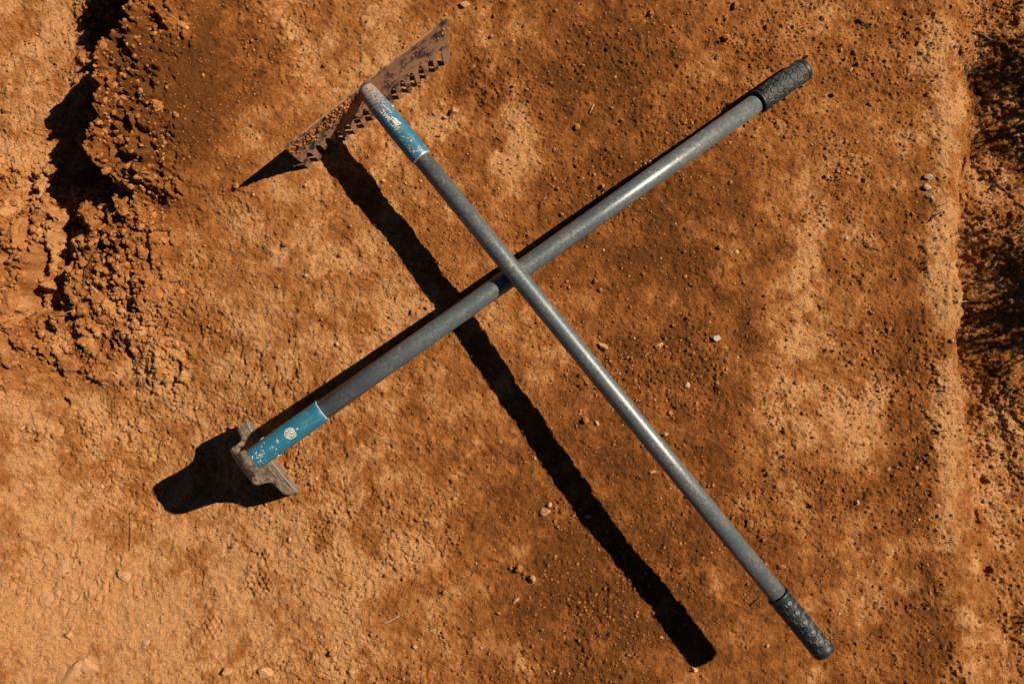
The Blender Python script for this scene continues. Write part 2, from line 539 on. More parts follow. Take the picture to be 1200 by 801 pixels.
def true(X, Y, z): return Vector(((X - 600) * U, -(Y - 400.5) * U, z * U))


ny, nx = GX.shape
co = np.empty((ny * nx, 3), np.float32)
co[:, 0] = ((GX - 600) * U).ravel(); co[:, 1] = (-(GY - 400.5) * U).ravel(); co[:, 2] = (GZ * U).ravel()
idx = np.arange(ny * nx, dtype=np.int32).reshape(ny, nx)
quads = np.stack([idx[:-1, :-1], idx[1:, :-1], idx[1:, 1:], idx[:-1, 1:]], -1).reshape(-1, 4)


def big_mesh(name, co, faces, mat, smooth=True, nside=4):
    me = bpy.data.meshes.new(name)
    nf = len(faces)
    me.vertices.add(len(co)); me.vertices.foreach_set('co', co.astype(np.float32).ravel())
    me.loops.add(nf * nside); me.loops.foreach_set('vertex_index', faces.astype(np.int32).ravel())
    me.polygons.add(nf)
    me.polygons.foreach_set('loop_start', np.arange(0, nf * nside, nside, dtype=np.int32))
    me.polygons.foreach_set('use_smooth', np.full(nf, smooth))
    me.update(calc_edges=True)
    me.materials.append(mat)
    o = bpy.data.objects.new(name, me)
    C.objects.link(o)
    return o


ground = big_mesh('ground', co, quads, M['soil'])
a = ground.data.attributes.new('tone', 'FLOAT', 'POINT')
a.data.foreach_set('value', GT.astype(np.float32).ravel())
tag(ground, kind='structure')

# ---------------------------------------------------------------- rock shapes
t_ = (1 + 5 ** 0.5) / 2
ICO_V = np.array([(-1, t_, 0), (1, t_, 0), (-1, -t_, 0), (1, -t_, 0), (0, -1, t_), (0, 1, t_), (0, -1, -t_), (0, 1, -t_), (t_, 0, -1), (t_, 0, 1), (-t_, 0, -1), (-t_, 0, 1)])
ICO_V /= np.linalg.norm(ICO_V[0])
ICO_F = np.array([(0, 11, 5), (0, 5, 1), (0, 1, 7), (0, 7, 10), (0, 10, 11), (1, 5, 9), (5, 11, 4), (11, 10, 2), (10, 7, 6), (7, 1, 8),
                  (3, 9, 4), (3, 4, 2), (3, 2, 6), (3, 6, 8), (3, 8, 9), (4, 9, 5), (2, 4, 11), (6, 2, 10), (8, 6, 7), (9, 8, 1)])


def subdivide(V, F):
    V = [tuple(v) for v in V]; cache = {}; out = []

    def mid(a, b):
        k = (min(a, b), max(a, b))
        if k not in cache:
            m = (np.array(V[a]) + np.array(V[b])) / 2; m /= np.linalg.norm(m)
            cache[k] = len(V); V.append(tuple(m))
        return cache[k]
    for a, b, c in F:
        x, y, z = mid(a, b), mid(b, c), mid(c, a)
        out += [(a, x, z), (b, y, x), (c, z, y), (x, y, z)]
    return np.array(V), np.array(out)


V1, F1 = subdivide(ICO_V, ICO_F)
V2, F2 = subdivide(V1, F1)
V3, F3 = subdivide(V2, F2)


def crumbs(name, pts, sizes, mat, flat=0.75, sink=0.25):
    """many small crumbs joined in one mesh; pts true layout xy"""
    n = len(pts)
    z = ground_z(pts[:, 0], pts[:, 1])
    ang = RS.rand(n, 3) * 6.283
    base = ICO_V[None] * (1 + 0.45 * (RS.rand(n, 12, 1) - 0.5))
    sc = sizes[:, None, None] * (0.7 + 0.6 * RS.rand(n, 1, 3)); base = base * sc
    ca, sa = np.cos(ang[:, 0])[:, None], np.sin(ang[:, 0])[:, None]
    cb, sb = np.cos(ang[:, 1])[:, None], np.sin(ang[:, 1])[:, None]
    x, y, zz = base[..., 0], base[..., 1], base[..., 2]
    y, zz = y * cb - zz * sb, y * sb + zz * cb
    x, y = x * ca - y * sa, x * sa + y * ca
    zz = zz * flat
    P = np.stack([(pts[:, 0, None] + x - 600) * U, -(pts[:, 1, None] + y - 400.5) * U, (z[:, None] + zz + sizes[:, None] * (flat - sink) * 0.8) * U], -1)
    F = ICO_F[None] + (np.arange(n) * 12)[:, None, None]
    F = F[..., ::-1]
    o = big_mesh(name, P.reshape(-1, 3), F.reshape(-1, 3), mat, False, 3)
    return o


def scatter(n, dens):
    out = []
    while len(out) < n:
        p = RS.rand(20000, 2) * (1330, 900) + (-65, -50)
        d = dens(p[:, 0], p[:, 1])
        out += list(p[RS.rand(len(p)) < d])
    return np.array(out[:n])


def dens_loose(X, Y):
    ex = np.interp(Y, EDGE_Y, EDGE_X)
    d = 0.10 + 0.9 * rough_zone(X, Y) + 0.30 * sstep(0.1, 0.4, fbm(X, Y, 95, 15, 4)) + 0.35 * (X > ex) + 0.5 * blob(X, Y, 1085, 560, 30, 170)
    d += 0.35 * sstep(260, 190, Y) * sstep(215, 160, X) * (X > np.interp(Y, LEDGE_Y, LEDGE_X))
    return np.clip(d, 0, 1) * (1 - 0.8 * blob(X, Y, 60, 740, 170, 100)) * (1 - 0.6 * blob(X, Y, 232, 118, 80, 80)) * (1 - 0.6 * np.exp(-((X - ex + 24) / 18.0) ** 2))


p = scatter(7600, dens_loose)
s = np.exp(RS.randn(len(p)) * 0.45) * 1.05
s = np.clip(s * (1 + 0.9 * rough_zone(p[:, 0], p[:, 1])), 0.5, 5.0)
tag(crumbs('loose_earth_crumbs', p, s, M['clod']), 'loose crumbs of red earth strewn over the ground', 'loose earth', kind='stuff')
p = scatter(24000, lambda X, Y: np.clip(0.35 + dens_loose(X, Y), 0, 1))
s = np.exp(RS.randn(len(p)) * 0.35) * 0.72
tag(crumbs('earth_grains', p, s, M['clod']), 'tiny grains of red earth covering the trodden ground', 'loose earth', kind='stuff')
p = scatter(420, lambda X, Y: 0.3 + 0 * X)
s = np.clip(np.exp(RS.randn(len(p)) * 0.4) * 1.25, 0.7, 3.0)
tag(crumbs('fine_gravel', p, s, M['stone']), 'fine pale grit scattered thinly over the red earth', 'gravel', kind='stuff')


def rock(name, px, py, rx, ry, hz, ang, seed, mat, label, cat, group, sink=0.35, jag=0.22, V=V2, F=F2):
    rs = np.random.RandomState(seed)
    P = V.copy()
    # cut a few flat faces, then roughen
    for _ in range(14):
        n = rs.randn(3); n /= np.linalg.norm(n); d = 0.55 + 0.28 * rs.rand()
        e = P @ n - d
        P = P - np.where(e > 0, e, 0)[:, None] * n * 0.97
    dirs = rs.randn(14, 3) * 3.2; ph = rs.rand(14) * 6.28
    nz = sum(np.sin(V @ dirs[i] + ph[i]) for i in range(14)) / 14
    d2 = rs.randn(10, 3) * 9; nz2 = sum(np.sin(V @ d2[i] + i) for i in range(10)) / 10
    P = P * (1 + jag * nz * 1.6 + jag * 0.6 * nz2)[:, None]
    X, Y, z = on_ground(px, py)
    zs = ground_z(np.array([X, X + rx * .6, X - rx * .6, X, X]), np.array([Y, Y, Y, Y + ry * .6, Y - ry * .6])).min()
    P = P * (1 + 0.02 * rs.randn(len(P), 1))
    P = P * np.array([rx, ry, hz]) * 1.08 * U
    o = link_mesh(name, P, [tuple(f) for f in F], mat, None, False)
    o.location = true(X, Y, zs + hz * (1 - 2 * sink) * 0.9)
    o.rotation_euler = (0, 0, math.radians(-ang))
    if V is V3: pass
    tag(o, label, cat, group)
    return o


GS = 'stones lying on the red earth'
stones = [
    (839, 396, 5.5, 5, 4.5, 10, 'white', 'small white pebble lying alone on the dark earth right of the crossed handles'),
    (638, 600, 7.5, 5, 4, -8, 'stone', 'smooth oval tan pebble just left of the long handle shadow'),
    (145, 673, 9, 7.5, 5, 20, 'stone', 'angular pale stone in the dusty earth below the hoe shadow'),
    (75, 665, 6.5, 11, 3.6, 10, 'stone', 'flat tan stone standing out of the pale dust at lower left'),
    (104, 781, 12, 8.5, 6, 35, 'stone', 'blunt rectangular stone beside the largest half buried slab at lower left'),
    (86, 788, 17, 10, 4.5, -48, 'stone', 'largest half buried stone slab cut by the bottom edge of the picture'),
    (310, 787, 11, 6, 5, 12, 'stone', 'long tan stone with a dark shadow at the bottom edge of the picture'),
    (266, 785, 6.5, 5.5, 5, 0, 'stone', 'rounded earthy pebble left of the long tan stone at the bottom edge'),
    (82, 743, 5, 4.5, 4, 0, 'stone', 'small pale pebble in smooth dust above the half buried slab'),
    (171, 752, 4.5, 3.2, 3, -30, 'cream', 'tiny white pebble in smooth dust at lower left'),
    (52, 702, 13, 8, 3.2, -35, 'stone', 'low crusted stone nearly sunk in the dust at lower left'),
    (68, 694, 5, 4.5, 3.5, 0, 'stone', 'small cream pebble on the sunken crusted stone'),
    (707, 406, 6.5, 4.2, 4, 25, 'stone', 'lumpy tan pebble close above the rake handle'),
    (772, 405, 6, 3.6, 3.6, -10, 'stone', 'flat brownish pebble left of the white pebble'),
    (778, 508, 4.8, 3.2, 3.4, -20, 'stone', 'small pale pebble touching the right side of the rake handle'),
    (545, 6, 6.5, 3.5, 5, 0, 'stone', 'pale stone with a dark shadow at the top edge above the rake head'),
    (531, 131, 6, 5, 5, -15, 'stone', 'tan stone with black shadow right of the rake teeth'),
    (762, 17, 4.5, 4, 5, 0, 'clod', 'small brown pebble near the top edge above the hoe handle'),
    (1088, 207, 5, 4, 4, 0, 'cream', 'upper pale pebble of three on the ledge at the right'),
    (1086, 219, 6, 4.5, 4, 30, 'cream', 'middle and largest pale pebble of three on the ledge at the right'),
    (1089, 230, 4.5, 4, 4, 0, 'cream', 'lowest pale pebble of three on the ledge at the right'),
    (813, 784, 6, 4.2, 4, 15, 'stone', 'oval tan pebble below the tip of the long handle shadow'),
    (413, 786, 4.2, 3.6, 3.6, 0, 'stone', 'small pale pebble near the bottom edge between the tool shadows'),
    (805, 451, 3.8, 3.6, 3.4, 0, 'cream', 'tiny cream pebble below the white pebble'),
    (624, 678, 5, 4.6, 3.6, 0, 'stone', 'tan pebble in the dark earth below the oval pebble'),
    (604, 703, 4.4, 3, 3, -40, 'stone', 'slim tan pebble low in the dark earth left of the shadow'),
    (276, 638, 5, 4.4, 4.4, 0, 'stone', 'rounded tan pebble below the hoe blade'),
    (685, 492, 4.6, 4.2, 4, 0, 'clod', 'dark brown pebble between the long shadow and the rake handle'),
    (765, 552, 3.6, 3, 3, 0, 'stone', 'tiny tan pebble right of the long shadow middle'),
    (1004, 588, 4, 3.4, 3.4, 0, 'stone', 'small pebble in the crumbly patch near the right ledge'),
    (963, 22, 4, 3, 3.4, 0, 'clod', 'little earth lump near the top edge left of the dark twig'),
    (688, 605, 3.6, 2.8, 3, 0, 'cream', 'tiny white pebble at the right rim of the long shadow'),
]
for i, (x, y, rx, ry, hz, a_, m_, lab) in enumerate(stones):
    flat = lab.startswith(('flat', 'largest', 'low'))
    rock('stone' if rx > 6.4 else 'pebble', x, y, rx, ry, hz, a_, 40 + i, M[m_], lab, 'stone' if rx > 6.4 else 'pebble', GS, 0.40 if flat else 0.30, 0.14, V3, F3)

GC = 'clods of dug earth at the upper left'
clods = [
    (66, 345, 20, 13, 9, 18, 'broad flat clod beside the dry twig at the left'),
    (18, 272, 12, 24, 12, 8, 'tall upright clod beside the dark crack at the left edge'),
    (10, 345, 16, 22, 10, 0, 'wide smooth clod at the left edge below the crack'),
    (164, 295, 10, 8, 7, 40, 'wedge shaped clod alone on the crumbly slope'),
    (176, 342, 14, 13, 7, 0, 'round domed clod at the foot of the crumbly slope'),
    (123, 373, 10, 7, 6, 5, 'oval clod with black shadow below the flat clod'),
    (49, 402, 9, 8, 7, 0, 'small blunt clod at the left above the dust'),
    (75, 427, 15, 12, 7, 20, 'pale lumpy clod between small black hollows'),
    (88, 227, 13, 10, 11, 20, 'knobbly clod under the deep black hollow'),
    (124, 216, 13, 8, 10, -20, 'rounded clod at the lower rim of the black hollow'),
    (100, 166, 10, 13, 10, -30, 'clod breaking out of the steep bank edge'),
    (146, 247, 7, 6, 7, 0, 'small knobbly clod on the slope below the bank'),
    (182, 125, 8, 7, 7, 0, 'knuckle sized clod on top of the rough bank'),
    (140, 118, 9, 8, 7, 10, 'pair shaped lump near the bank edge'),
    (35, 230, 12, 9, 9, -10, 'crumbly clod below the smooth low ground at left'),
    (8, 130, 6, 4, 5, 0, 'little clod with black shadow on the low ground at the left edge'),
    (95, 358, 7, 6, 6, 0, 'small clod touching the right end of the flat clod'),
    (70, 310, 9, 8, 8, 0, 'dark clod standing over the vertical crack'),
    (168, 203, 7, 5, 6, 0, 'small earth lump on the right flank of the bank'),
    (206, 402, 5, 4.5, 4.5, 0, 'lone small lump at the edge of the dusty flat'),
]
for i, (x, y, rx, ry, hz, a_, lab) in enumerate(clods):
    rock('dirt_clod', x, y, rx, ry, hz, a_, 140 + i, M['clod'], lab, 'clod', GC, 0.42, 0.26, V3, F3)


# ---------------------------------------------------------------- twigs and straws
def stem(name, pts, r0, r1, mat, seg=7, lift=1.2, parent=None):
    P = []
    for (x, y, dz) in pts:
        X, Y, z = on_ground(x, y)
        P.append(true(X, Y, z + dz + lift))
    # smooth with a Catmull-Rom curve
    Q = []
    for i in range(len(P) - 1):
        a0 = P[max(i - 1, 0)]; a1 = P[i]; a2 = P[i + 1]; a3 = P[min(i + 2, len(P) - 1)]
        for j in range(4):
            t = j / 4
            Q.append(0.5 * ((2 * a1) + (a2 - a0) * t + (2 * a0 - 5 * a1 + 4 * a2 - a3) * t * t + (3 * a1 - a0 - 3 * a2 + a3) * t ** 3))
    Q.append(P[-1])
    return tube(name, Q, r0 * U, r1 * U, mat, seg, parent)


def tube_data(Q, r0, r1, seg):
    vs, fs = [], []
    n = len(Q)
    for i, q in enumerate(Q):
        d = (Q[min(i + 1, n - 1)] - Q[max(i - 1, 0)]).normalized()
        x = d.orthogonal().normalized() if abs(d.z) > 0.9 else Vector((0, 0, 1)).cross(d).normalized()
        y = d.cross(x)
        r = r0 + (r1 - r0) * i / (n - 1)
        for k in range(seg):
            t = 2 * math.pi * k / seg
            vs.append(q + x * math.cos(t) * r + y * math.sin(t) * r)
    for i in range(n - 1):
        for k in range(seg):
            a, b = i * seg + k, i * seg + (k + 1) % seg
            fs.append((a, b, b + seg, a + seg))
    fs.append(tuple(reversed(range(seg)))); fs.append(tuple((n - 1) * seg + k for k in range(seg)))
    return vs, fs


def tube(name, Q, r0, r1, mat, seg=8, parent=None):
    vs, fs = tube_data(Q, r0, r1, seg)
    return link_mesh(name, vs, fs, mat, parent)


GT_ = 'bits of twig and straw on the ground'
for (nm, pts, r0, r1, m_, lab, cat) in [
    ('twig', [(1005, 23, 0), (1010, 27, 1), (1018, 33, 0)], 1.5, 0.9, 'twig', 'short curved dark twig near the top edge at the right', 'twig'),
    ('twig', [(1012, 284, 0), (1020, 290, .5), (1031, 293, 0)], 0.8, 0.5, 'twig', 'thin dark twig left of the right ledge', 'twig'),
    ('twig', [(50, 378, 1), (66, 370, 2), (86, 364, 3), (104, 352, 1)], 0.75, 0.4, 'twig_pale', 'long pale twig lying below the broad flat clod', 'twig'),
    ('dry_stalk', [(97, 338, 1), (103, 318, 4), (112, 296, 2)], 0.8, 0.5, 'twig', 'thin dark stalk leaning up the crumbly slope', 'twig'),
    ('dry_stalk', [(112, 342, 0), (109, 334, 2), (104, 330, 3)], 0.6, 0.4, 'straw', 'short pale stalk standing up beyond the end of the long pale twig', 'twig'),
    ('straw', [(450, 729, 0), (458, 726, .6), (468, 721, 0)], 0.7, 0.5, 'straw', 'pale straw low in the picture between the shadows', 'straw'),
    ('straw', [(691, 134, 0), (693, 129, .6), (696, 123, 0)], 0.8, 0.5, 'straw', 'tiny pale straw above the hoe handle', 'straw'),
    ('straw', [(1122, 354, 1), (1130, 353, 3), (1138, 354, 2)], 0.8, 0.5, 'straw', 'pale stalk sticking out over the right ledge', 'straw'),
    ('twig', [(879, 709, 0), (884, 704, .5), (890, 699, 0)], 0.8, 0.6, 'twig', 'tiny dark splinter left of the rake grip', 'twig'),
    ('twig', [(152, 600, 0), (153, 625, .4), (152, 645, 0)], 0.55, 0.4, 'twig', 'hair thin dark root lying straight in the dust below the hoe shadow', 'twig'),
    ('twig', [(1088, 260, 0), (1096, 252, .6), (1102, 249, 0)], 0.7, 0.5, 'twig', 'thin dark twig on the pale ledge strip', 'twig'),
]:
    tag(stem(nm, pts, r0, r1, M[m_]), lab, cat, GT_)


# ---------------------------------------------------------------- the two tools
def grip(root, m, length, r, groove, pads_mat, seed):
    """rubber sleeve: m at its mouth, Z towards its closed end"""
    L = length * U; R = r * U
    body = lathe('grip', [(0.0, R * 0.93), (-0.6 * U, R * 1.04), (0.2 * U, R * 1.09), (2.2 * U, R * 1.09), (3.4 * U, R * 1.02), (4.2 * U, R * 0.965), (L * 0.5, R * 0.97), (L - 9 * U, R * 0.985),
                          (L - 7.6 * U, R * 1.04), (L - 4 * U, R * 1.02), (L - 1.8 * U, R * 0.93), (L - 0.5 * U, R * 0.74), (L, R * 0.4), (L + 0.1 * U, R * 0.02)], m, M['rubber'], root, 40, (False, True))
    # dust-filled ground between the pads is the sleeve just below them
    lathe('groove_ground', [(5 * U, R * 0.985), (L * 0.5, R * 1.0), (L - 8.6 * U, R * 1.005)], m, groove, body, 40, (False, False))
    vs, fs = [], []
    nring = 10
    pitch = 2 * math.pi * R / nring
    rowh = pitch * 0.866
    rows = int((L - 14 * U) / rowh)
    rr = random.Random(seed)
    for j in range(rows):
        for i in range(nring):
            a0 = 2 * math.pi * (i + 0.5 * (j % 2)) / nring
            z0 = 5.6 * U + rowh * (j + 0.55)
            b0 = len(vs); top = R * 1.045 + rr.uniform(-.15, .15) * U
            for ring, (f, rad) in enumerate(((0.50, R * 0.96), (0.475, top - 0.45 * U), (0.37, top))):
                for k in range(6):
                    t = math.pi / 6 + k * math.pi / 3
                    s_ = f * pitch * 1.07
                    a1 = a0 + math.cos(t) * s_ / R; z1 = z0 + math.sin(t) * s_
                    vs.append(m @ Vector((rad * math.cos(a1), rad * math.sin(a1), z1)))
            for ring in range(2):
                for k in range(6):
                    p0 = b0 + ring * 6 + k; p1 = b0 + ring * 6 + (k + 1) % 6
                    fs.append((p0, p1, p1 + 6, p0 + 6))
            fs.append(tuple(b0 + 12 + k for k in range(6)))
    o = link_mesh('hexagonal_pads', vs, fs, pads_mat, body, False)
    o['kind'] = 'stuff'
    return body


def decal(name, m, cells, radius, mat, parent):
    """worn remains of a printed label: little flakes following the round socket. cells: (along, around, half size)"""
    vs, fs = [], []
    for (s_, a_, h, ang) in cells:
        b0 = len(vs); k5 = random.randint(5, 7)
        for k in range(k5):
            t = 2 * math.pi * k / k5 + ang
            q = h * random.uniform(0.75, 1.3)
            th = (a_ + math.cos(t) * q) / radius; z = s_ + math.sin(t) * q
            vs.append(m @ Vector((math.cos(th) * (radius + 0.22) * U, math.sin(th) * (radius + 0.22) * U, z * U)))
        fs.append(tuple(range(b0, b0 + k5)))
    return link_mesh(name, vs, fs, mat, parent, True)


def stroke(pts, step=0.45, h=0.5, jit=0.12, keep=0.9):
    out = []
    for (a0, b0), (a1, b1) in zip(pts[:-1], pts[1:]):
        n = max(1, int(math.hypot(a1 - a0, b1 - b0) / step))
        for i in range(n):
            t = i / n
            if random.random() < keep:
                out.append((a0 + (a1 - a0) * t + random.gauss(0, jit), b0 + (b1 - b0) * t + random.gauss(0, jit), h * random.uniform(.7, 1.2), random.random() * 6))
    return out


def screw(root, m, along, ang, radius, r=2.6):
    d = Vector((math.cos(ang), math.sin(ang), 0))
    p0 = m @ (d * (radius - 1.5) * U + Vector((0, 0, along * U)))
    p1 = m @ (d * (radius + 2.0) * U + Vector((0, 0, along * U)))
    mm = frame_of(p0, p1)
    L = (p1 - p0).length
    return lathe('screw', [(0, r * U), (L * 0.6, r * U), (L * 0.85, r * 0.8 * U), (L, r * 0.45 * U), (L * 0.93, 0.01 * U)], mm, M['screw'], root, 12)


def worn_attr(o, fn):
    me = o.data
    a_ = me.attributes.new('worn', 'FLOAT', 'POINT')
    a_.data.foreach_set('value', [fn(v.co) for v in me.vertices])


# heights of the two poles (layout units) at points seen in the frame
R_RAKE, R_HOE = 10.2, 11.0
# --- hoe, lying underneath: its grip on the ground, its head standing on the blade
hA = at(296, 538.5, 87); hB = at(945, 79.5, 13.5)
hdir = (hB - hA).normalized(); hlen = (hB - hA).length / U
hm = frame_of(hA, hB)
gr_start = (at(887.5, 119.5, 19) - hA).dot(hdir) / U
hoe = empty('hoe', true(*on_ground(300, 545)[:2], on_ground(300, 545)[2]))
tag(hoe, 'hoe with blue socket, grey pole and dark blade, lying underneath the rake', 'hoe')
hoe_inv = Matrix.Translation(-hoe.location)
hm2 = hoe_inv @ hm
lathe('pole', [(40 * U, R_HOE * U), (hlen * 0.3 * U, R_HOE * U), (hlen * 0.6 * U, R_HOE * U), ((gr_start + 12) * U, R_HOE * U)], hm2, M['pole'], hoe, 40)
grip(hoe, hm2 @ Matrix.Translation((0, 0, gr_start * U)), hlen - gr_start, 13.0, M['groove_tan'], M['rubber_dusty'], 3)
col = (at(381.5, 485, 76) - hA).dot(hdir) / U
rs_ = 12.6
sock = lathe('socket', [(0, 10.8 * U), (0.7 * U, 11.6 * U), (3 * U, 11.9 * U), (12 * U, 12.3 * U), (col * 0.5 * U, rs_ * U), ((col - 6) * U, 12.5 * U), ((col - 1.0) * U, 12.4 * U), (col * U, 11.9 * U), (col * U, 11.05 * U)],
             hm2, M['blue_hoe'], hoe, 48)
worn_attr(sock, lambda v: 0)
lathe('socket_rim', [((col - 0.7) * U, 12.55 * U), ((col - 0.2) * U, 12.6 * U), ((col + 0.25) * U, 12.1 * U), ((col + 0.2) * U, 11.1 * U)], hm2, simple('bare_socket_rim', (0.20, 0.33, 0.40), 0.5, 0.2), sock, 48, (False, False))
# which angle around the socket looks at the sky: local +Y of frame_of
cells = []
for i in range(430):
    rr, th = 6.3 * math.sqrt(random.random()), random.random() * 6.283
    if random.random() < 0.80:
        cells.append((col * 0.56 + rr * math.cos(th), rs_ * math.pi / 2 + rr * math.sin(th) + 1.0, random.uniform(.22, .45), random.random() * 6))
decal('worn_label', hm2, cells, rs_, M['label'], sock)
cells = [(random.uniform(3, col - 25), rs_ * math.pi / 2 + random.uniform(-9, 12), random.uniform(.2, .5) * random.choice((0.6, 1, 1.9)), 0) for _ in range(38)]
cells += [(random.gauss(12, 4), rs_ * math.pi / 2 + random.gauss(1, 3), random.uniform(.15, .6), 0) for _ in range(46)]
for k in range(9):
    a0 = random.uniform(4, col - 16); b0 = rs_ * math.pi / 2 + random.uniform(-11, 11); ln = random.uniform(4, 13); sl = random.uniform(-.25, .25)
    cells += stroke([(a0, b0), (a0 + ln, b0 + ln * sl)], 0.5, 0.17, 0.06, 0.7)
for k in range(60):
    cells.append((col - abs(random.gauss(0, 0.9)), random.uniform(-2, rs_ * math.pi + 2), random.uniform(.2, .5), 0))
decal('paint_chips', hm2, cells, rs_ - 0.15, M['label'], sock)['kind'] = 'stuff'
screw(hoe, hm2, 24, math.pi * 0.99, 11.6, 3.4)
screw(hoe, hm2, 21, 0.02, 11.6, 3.4)

# hoe head: a neck that spreads from the socket, bulges outward, then the wide shouldered blade down to the ground
out_h = Vector((-hdir.x, -hdir.y, 0)).normalized()              # away from the grip
side = Vector((-out_h.y, out_h.x, 0))                            # horizontal, across
if side.y < 0: side = -side                                      # positive side = up in the picture


def hoe_point(t, wv, z):
    return (hA + out_h * (t * U) + side * (wv * U) + Vector((0, 0, (z - 87) * U))) - hoe.location


gz_h = on_ground(310, 545)[2]
# (outward offset, height, half width upper side, half width lower side, bow outward at the sides)
prof = [(-1, 100, 12.2, 12.2), (1, 100.5, 12.8, 12.8), (5, 99, 13.5, 13.5), (9, 96.5, 15.5, 15.5), (12.5, 93, 18, 18), (15, 88.5, 21, 21), (16.2, 83, 23, 23), (16.4, 76, 24.5, 25), (16.2, 60, 25.5, 26.5), (16, 48, 27, 29),
        (16, 41, 30, 33), (16.2, 36, 35, 39), (16.6, 31, 43, 48), (17, 22, 46, 51.5), (17.5, 10, 47, 53.5), (18, -3, 47.5, 55), (18.2, -14, 47, 56), (18, gz_h - 9, 45, 54.5)]
NS = 24
vs, fs = [], []
thick = 2.6
for face in (0, 1):
    for j, (t, z, wu, wl) in enumerate(prof):
        for i in range(NS + 1):
            s_ = -1 + 2 * i / NS
            wv = s_ * (wu if s_ > 0 else wl)
            cup = 4.0 * (1 - math.cos(s_ * 1.45)) * (1.0 if j > 8 else 0.3)         # sides curl back towards the handle
            nick = 0.5 * math.sin(i * 2.3 + j) + 0.4 * math.sin(i * 5.1)
            zz = z + (nick if j in (4, 5, 6, 7, 10, 11) else 0)
            vs.append(hoe_point(t - cup + (0 if face == 0 else -thick), wv, zz - (0 if face == 0 else 0.4)))
n1 = len(prof) * (NS + 1)
for j in range(len(prof) - 1):
    for i in range(NS):
        a_ = j * (NS + 1) + i
        fs.append((a_, a_ + 1, a_ + NS + 2, a_ + NS + 1)); fs.append((n1 + a_, n1 + a_ + NS + 1, n1 + a_ + NS + 2, n1 + a_ + 1))
for i in range(NS):
    fs.append((i, n1 + i, n1 + i + 1, i + 1))
    e = (len(prof) - 1) * (NS + 1) + i
    fs.append((e, e + 1, n1 + e + 1, n1 + e))
for j in range(len(prof) - 1):
    a_ = j * (NS + 1); fs.append((a_, a_ + NS + 1, n1 + a_ + NS + 1, n1 + a_))
    a_ = j * (NS + 1) + NS; fs.append((a_, n1 + a_, n1 + a_ + NS + 1, a_ + NS + 1))
blade = link_mesh('blade', vs, fs, M['hoe_steel'], hoe)
bv = blade.modifiers.new('bevel', 'BEVEL'); bv.width = 0.5 * U; bv.segments = 2; bv.limit_method = 'ANGLE'; bv.angle_limit = math.radians(50)
# the ground cutting edge: a bright bevelled strip along the foot of the blade, towards the handle
vs, fs = [], []
for i in range(NS + 1):
    s_ = -1 + 2 * i / NS
    cup = 4.0 * (1 - math.cos(s_ * 1.45))
    for (t, z, off) in ((17.8, -4, thick + 0.5), (17.8, -9, thick + 1.4), (17.8, -15, thick + 1.6), (17.2, gz_h - 8, thick + 1.2)):
        vs.append(hoe_point(t - cup - off, s_ * (47 if s_ > 0 else 55.5), z))
for i in range(NS):
    for q in range(3):
        a_ = i * 4 + q
        fs.append((a_, a_ + 4, a_ + 5, a_ + 1))
ce = link_mesh('cutting_edge', vs, fs, M['edge_steel'], hoe)
so = ce.modifiers.new('solid', 'SOLIDIFY'); so.thickness = 1.0 * U; so.offset = 0
# weld between socket and neck
lathe('weld', [(-4 * U, 6 * U), (-2.5 * U, 9.6 * U), (-0.6 * U, 11.6 * U), (1.2 * U, 12.0 * U), (1.6 * U, 11.2 * U)], hm2, M['hoe_steel'], hoe, 24)

# --- rake: head on the ground, pole resting on the hoe pole, grip in the air
rA = at(428, 104, 60); rB = at(965.5, 763.5, 92)
# lift so that it just rests on the hoe pole at the crossing
X0 = at(607, 322, 66)
rdir = (rB - rA).normalized(); rlen = (rB - rA).length / U


def closest(p, d, q, e):
    n = d.cross(e); 
    return abs((q - p).dot(n.normalized())), n.normalized()


gap, nn = closest(rA, rdir, hA, hdir)
need = (R_RAKE + R_HOE) * 0.995
cur = (rA - hA).dot(nn if nn.z > 0 else -nn) / U
lift = (need - cur) / abs(nn.z)
print('pole crossing: clearance before', round(cur, 2), 'needed', round(need, 2), 'lift', round(lift, 2))
# take up the difference by moving the hoe pole's clearance into the rake's height at both ends
zr0, zr1 = 60 + lift * 0.8, 92 + lift * 1.3
rA = at(428, 104, zr0); rB = at(965.5, 763.5, zr1)
rdir = (rB - rA).normalized(); rlen = (rB - rA).length / U
gap, nn = closest(rA, rdir, hA, hdir)
print('after', round((rA - hA).dot(nn if nn.z > 0 else -nn) / U, 2), 'rake z', zr0, zr1)
rm = frame_of(rA, rB)
gzr = on_ground(440, 130)
rake = empty('rake', true(*gzr))
tag(rake, 'metal rake with worn blue socket, its grey pole lying across the hoe', 'rake')
rm2 = Matrix.Translation(-rake.location) @ rm
rs0 = (at(914, 697.5, zr1) - rA).dot(rdir) / U
rc = (at(496.5, 185.5, 62) - rA).dot(rdir) / U
lathe('pole', [((rc - 30) * U, R_RAKE * U), (rlen * 0.3 * U, R_RAKE * U), (rlen * 0.6 * U, R_RAKE * U), ((rs0 + 12) * U, R_RAKE * U)], rm2, M['pole'], rake, 40)
grip(rake, rm2 @ Matrix.Translation((0, 0, rs0 * U)), rlen - rs0 + 3, 11.6, M['groove_tan'], M['rubber'], 5)
rsock = lathe('socket', [(-2.2 * U, 3 * U), (-1.6 * U, 6.5 * U), (0, 8.6 * U), (3 * U, 9.6 * U), (12 * U, 10.4 * U), (30 * U, 11.4 * U), (rc * 0.6 * U, 11.9 * U), ((rc - 12) * U, 11.9 * U), ((rc - 1.2) * U, 11.6 * U), (rc * U, 11.1 * U), (rc * U, 10.2 * U)],
              rm2, M['blue_rake'], rake, 48)
inv = rm2.inverted()
worn_attr(rsock, lambda v: max(0.0, 0.70 - (inv @ v).z / U / 120.0))
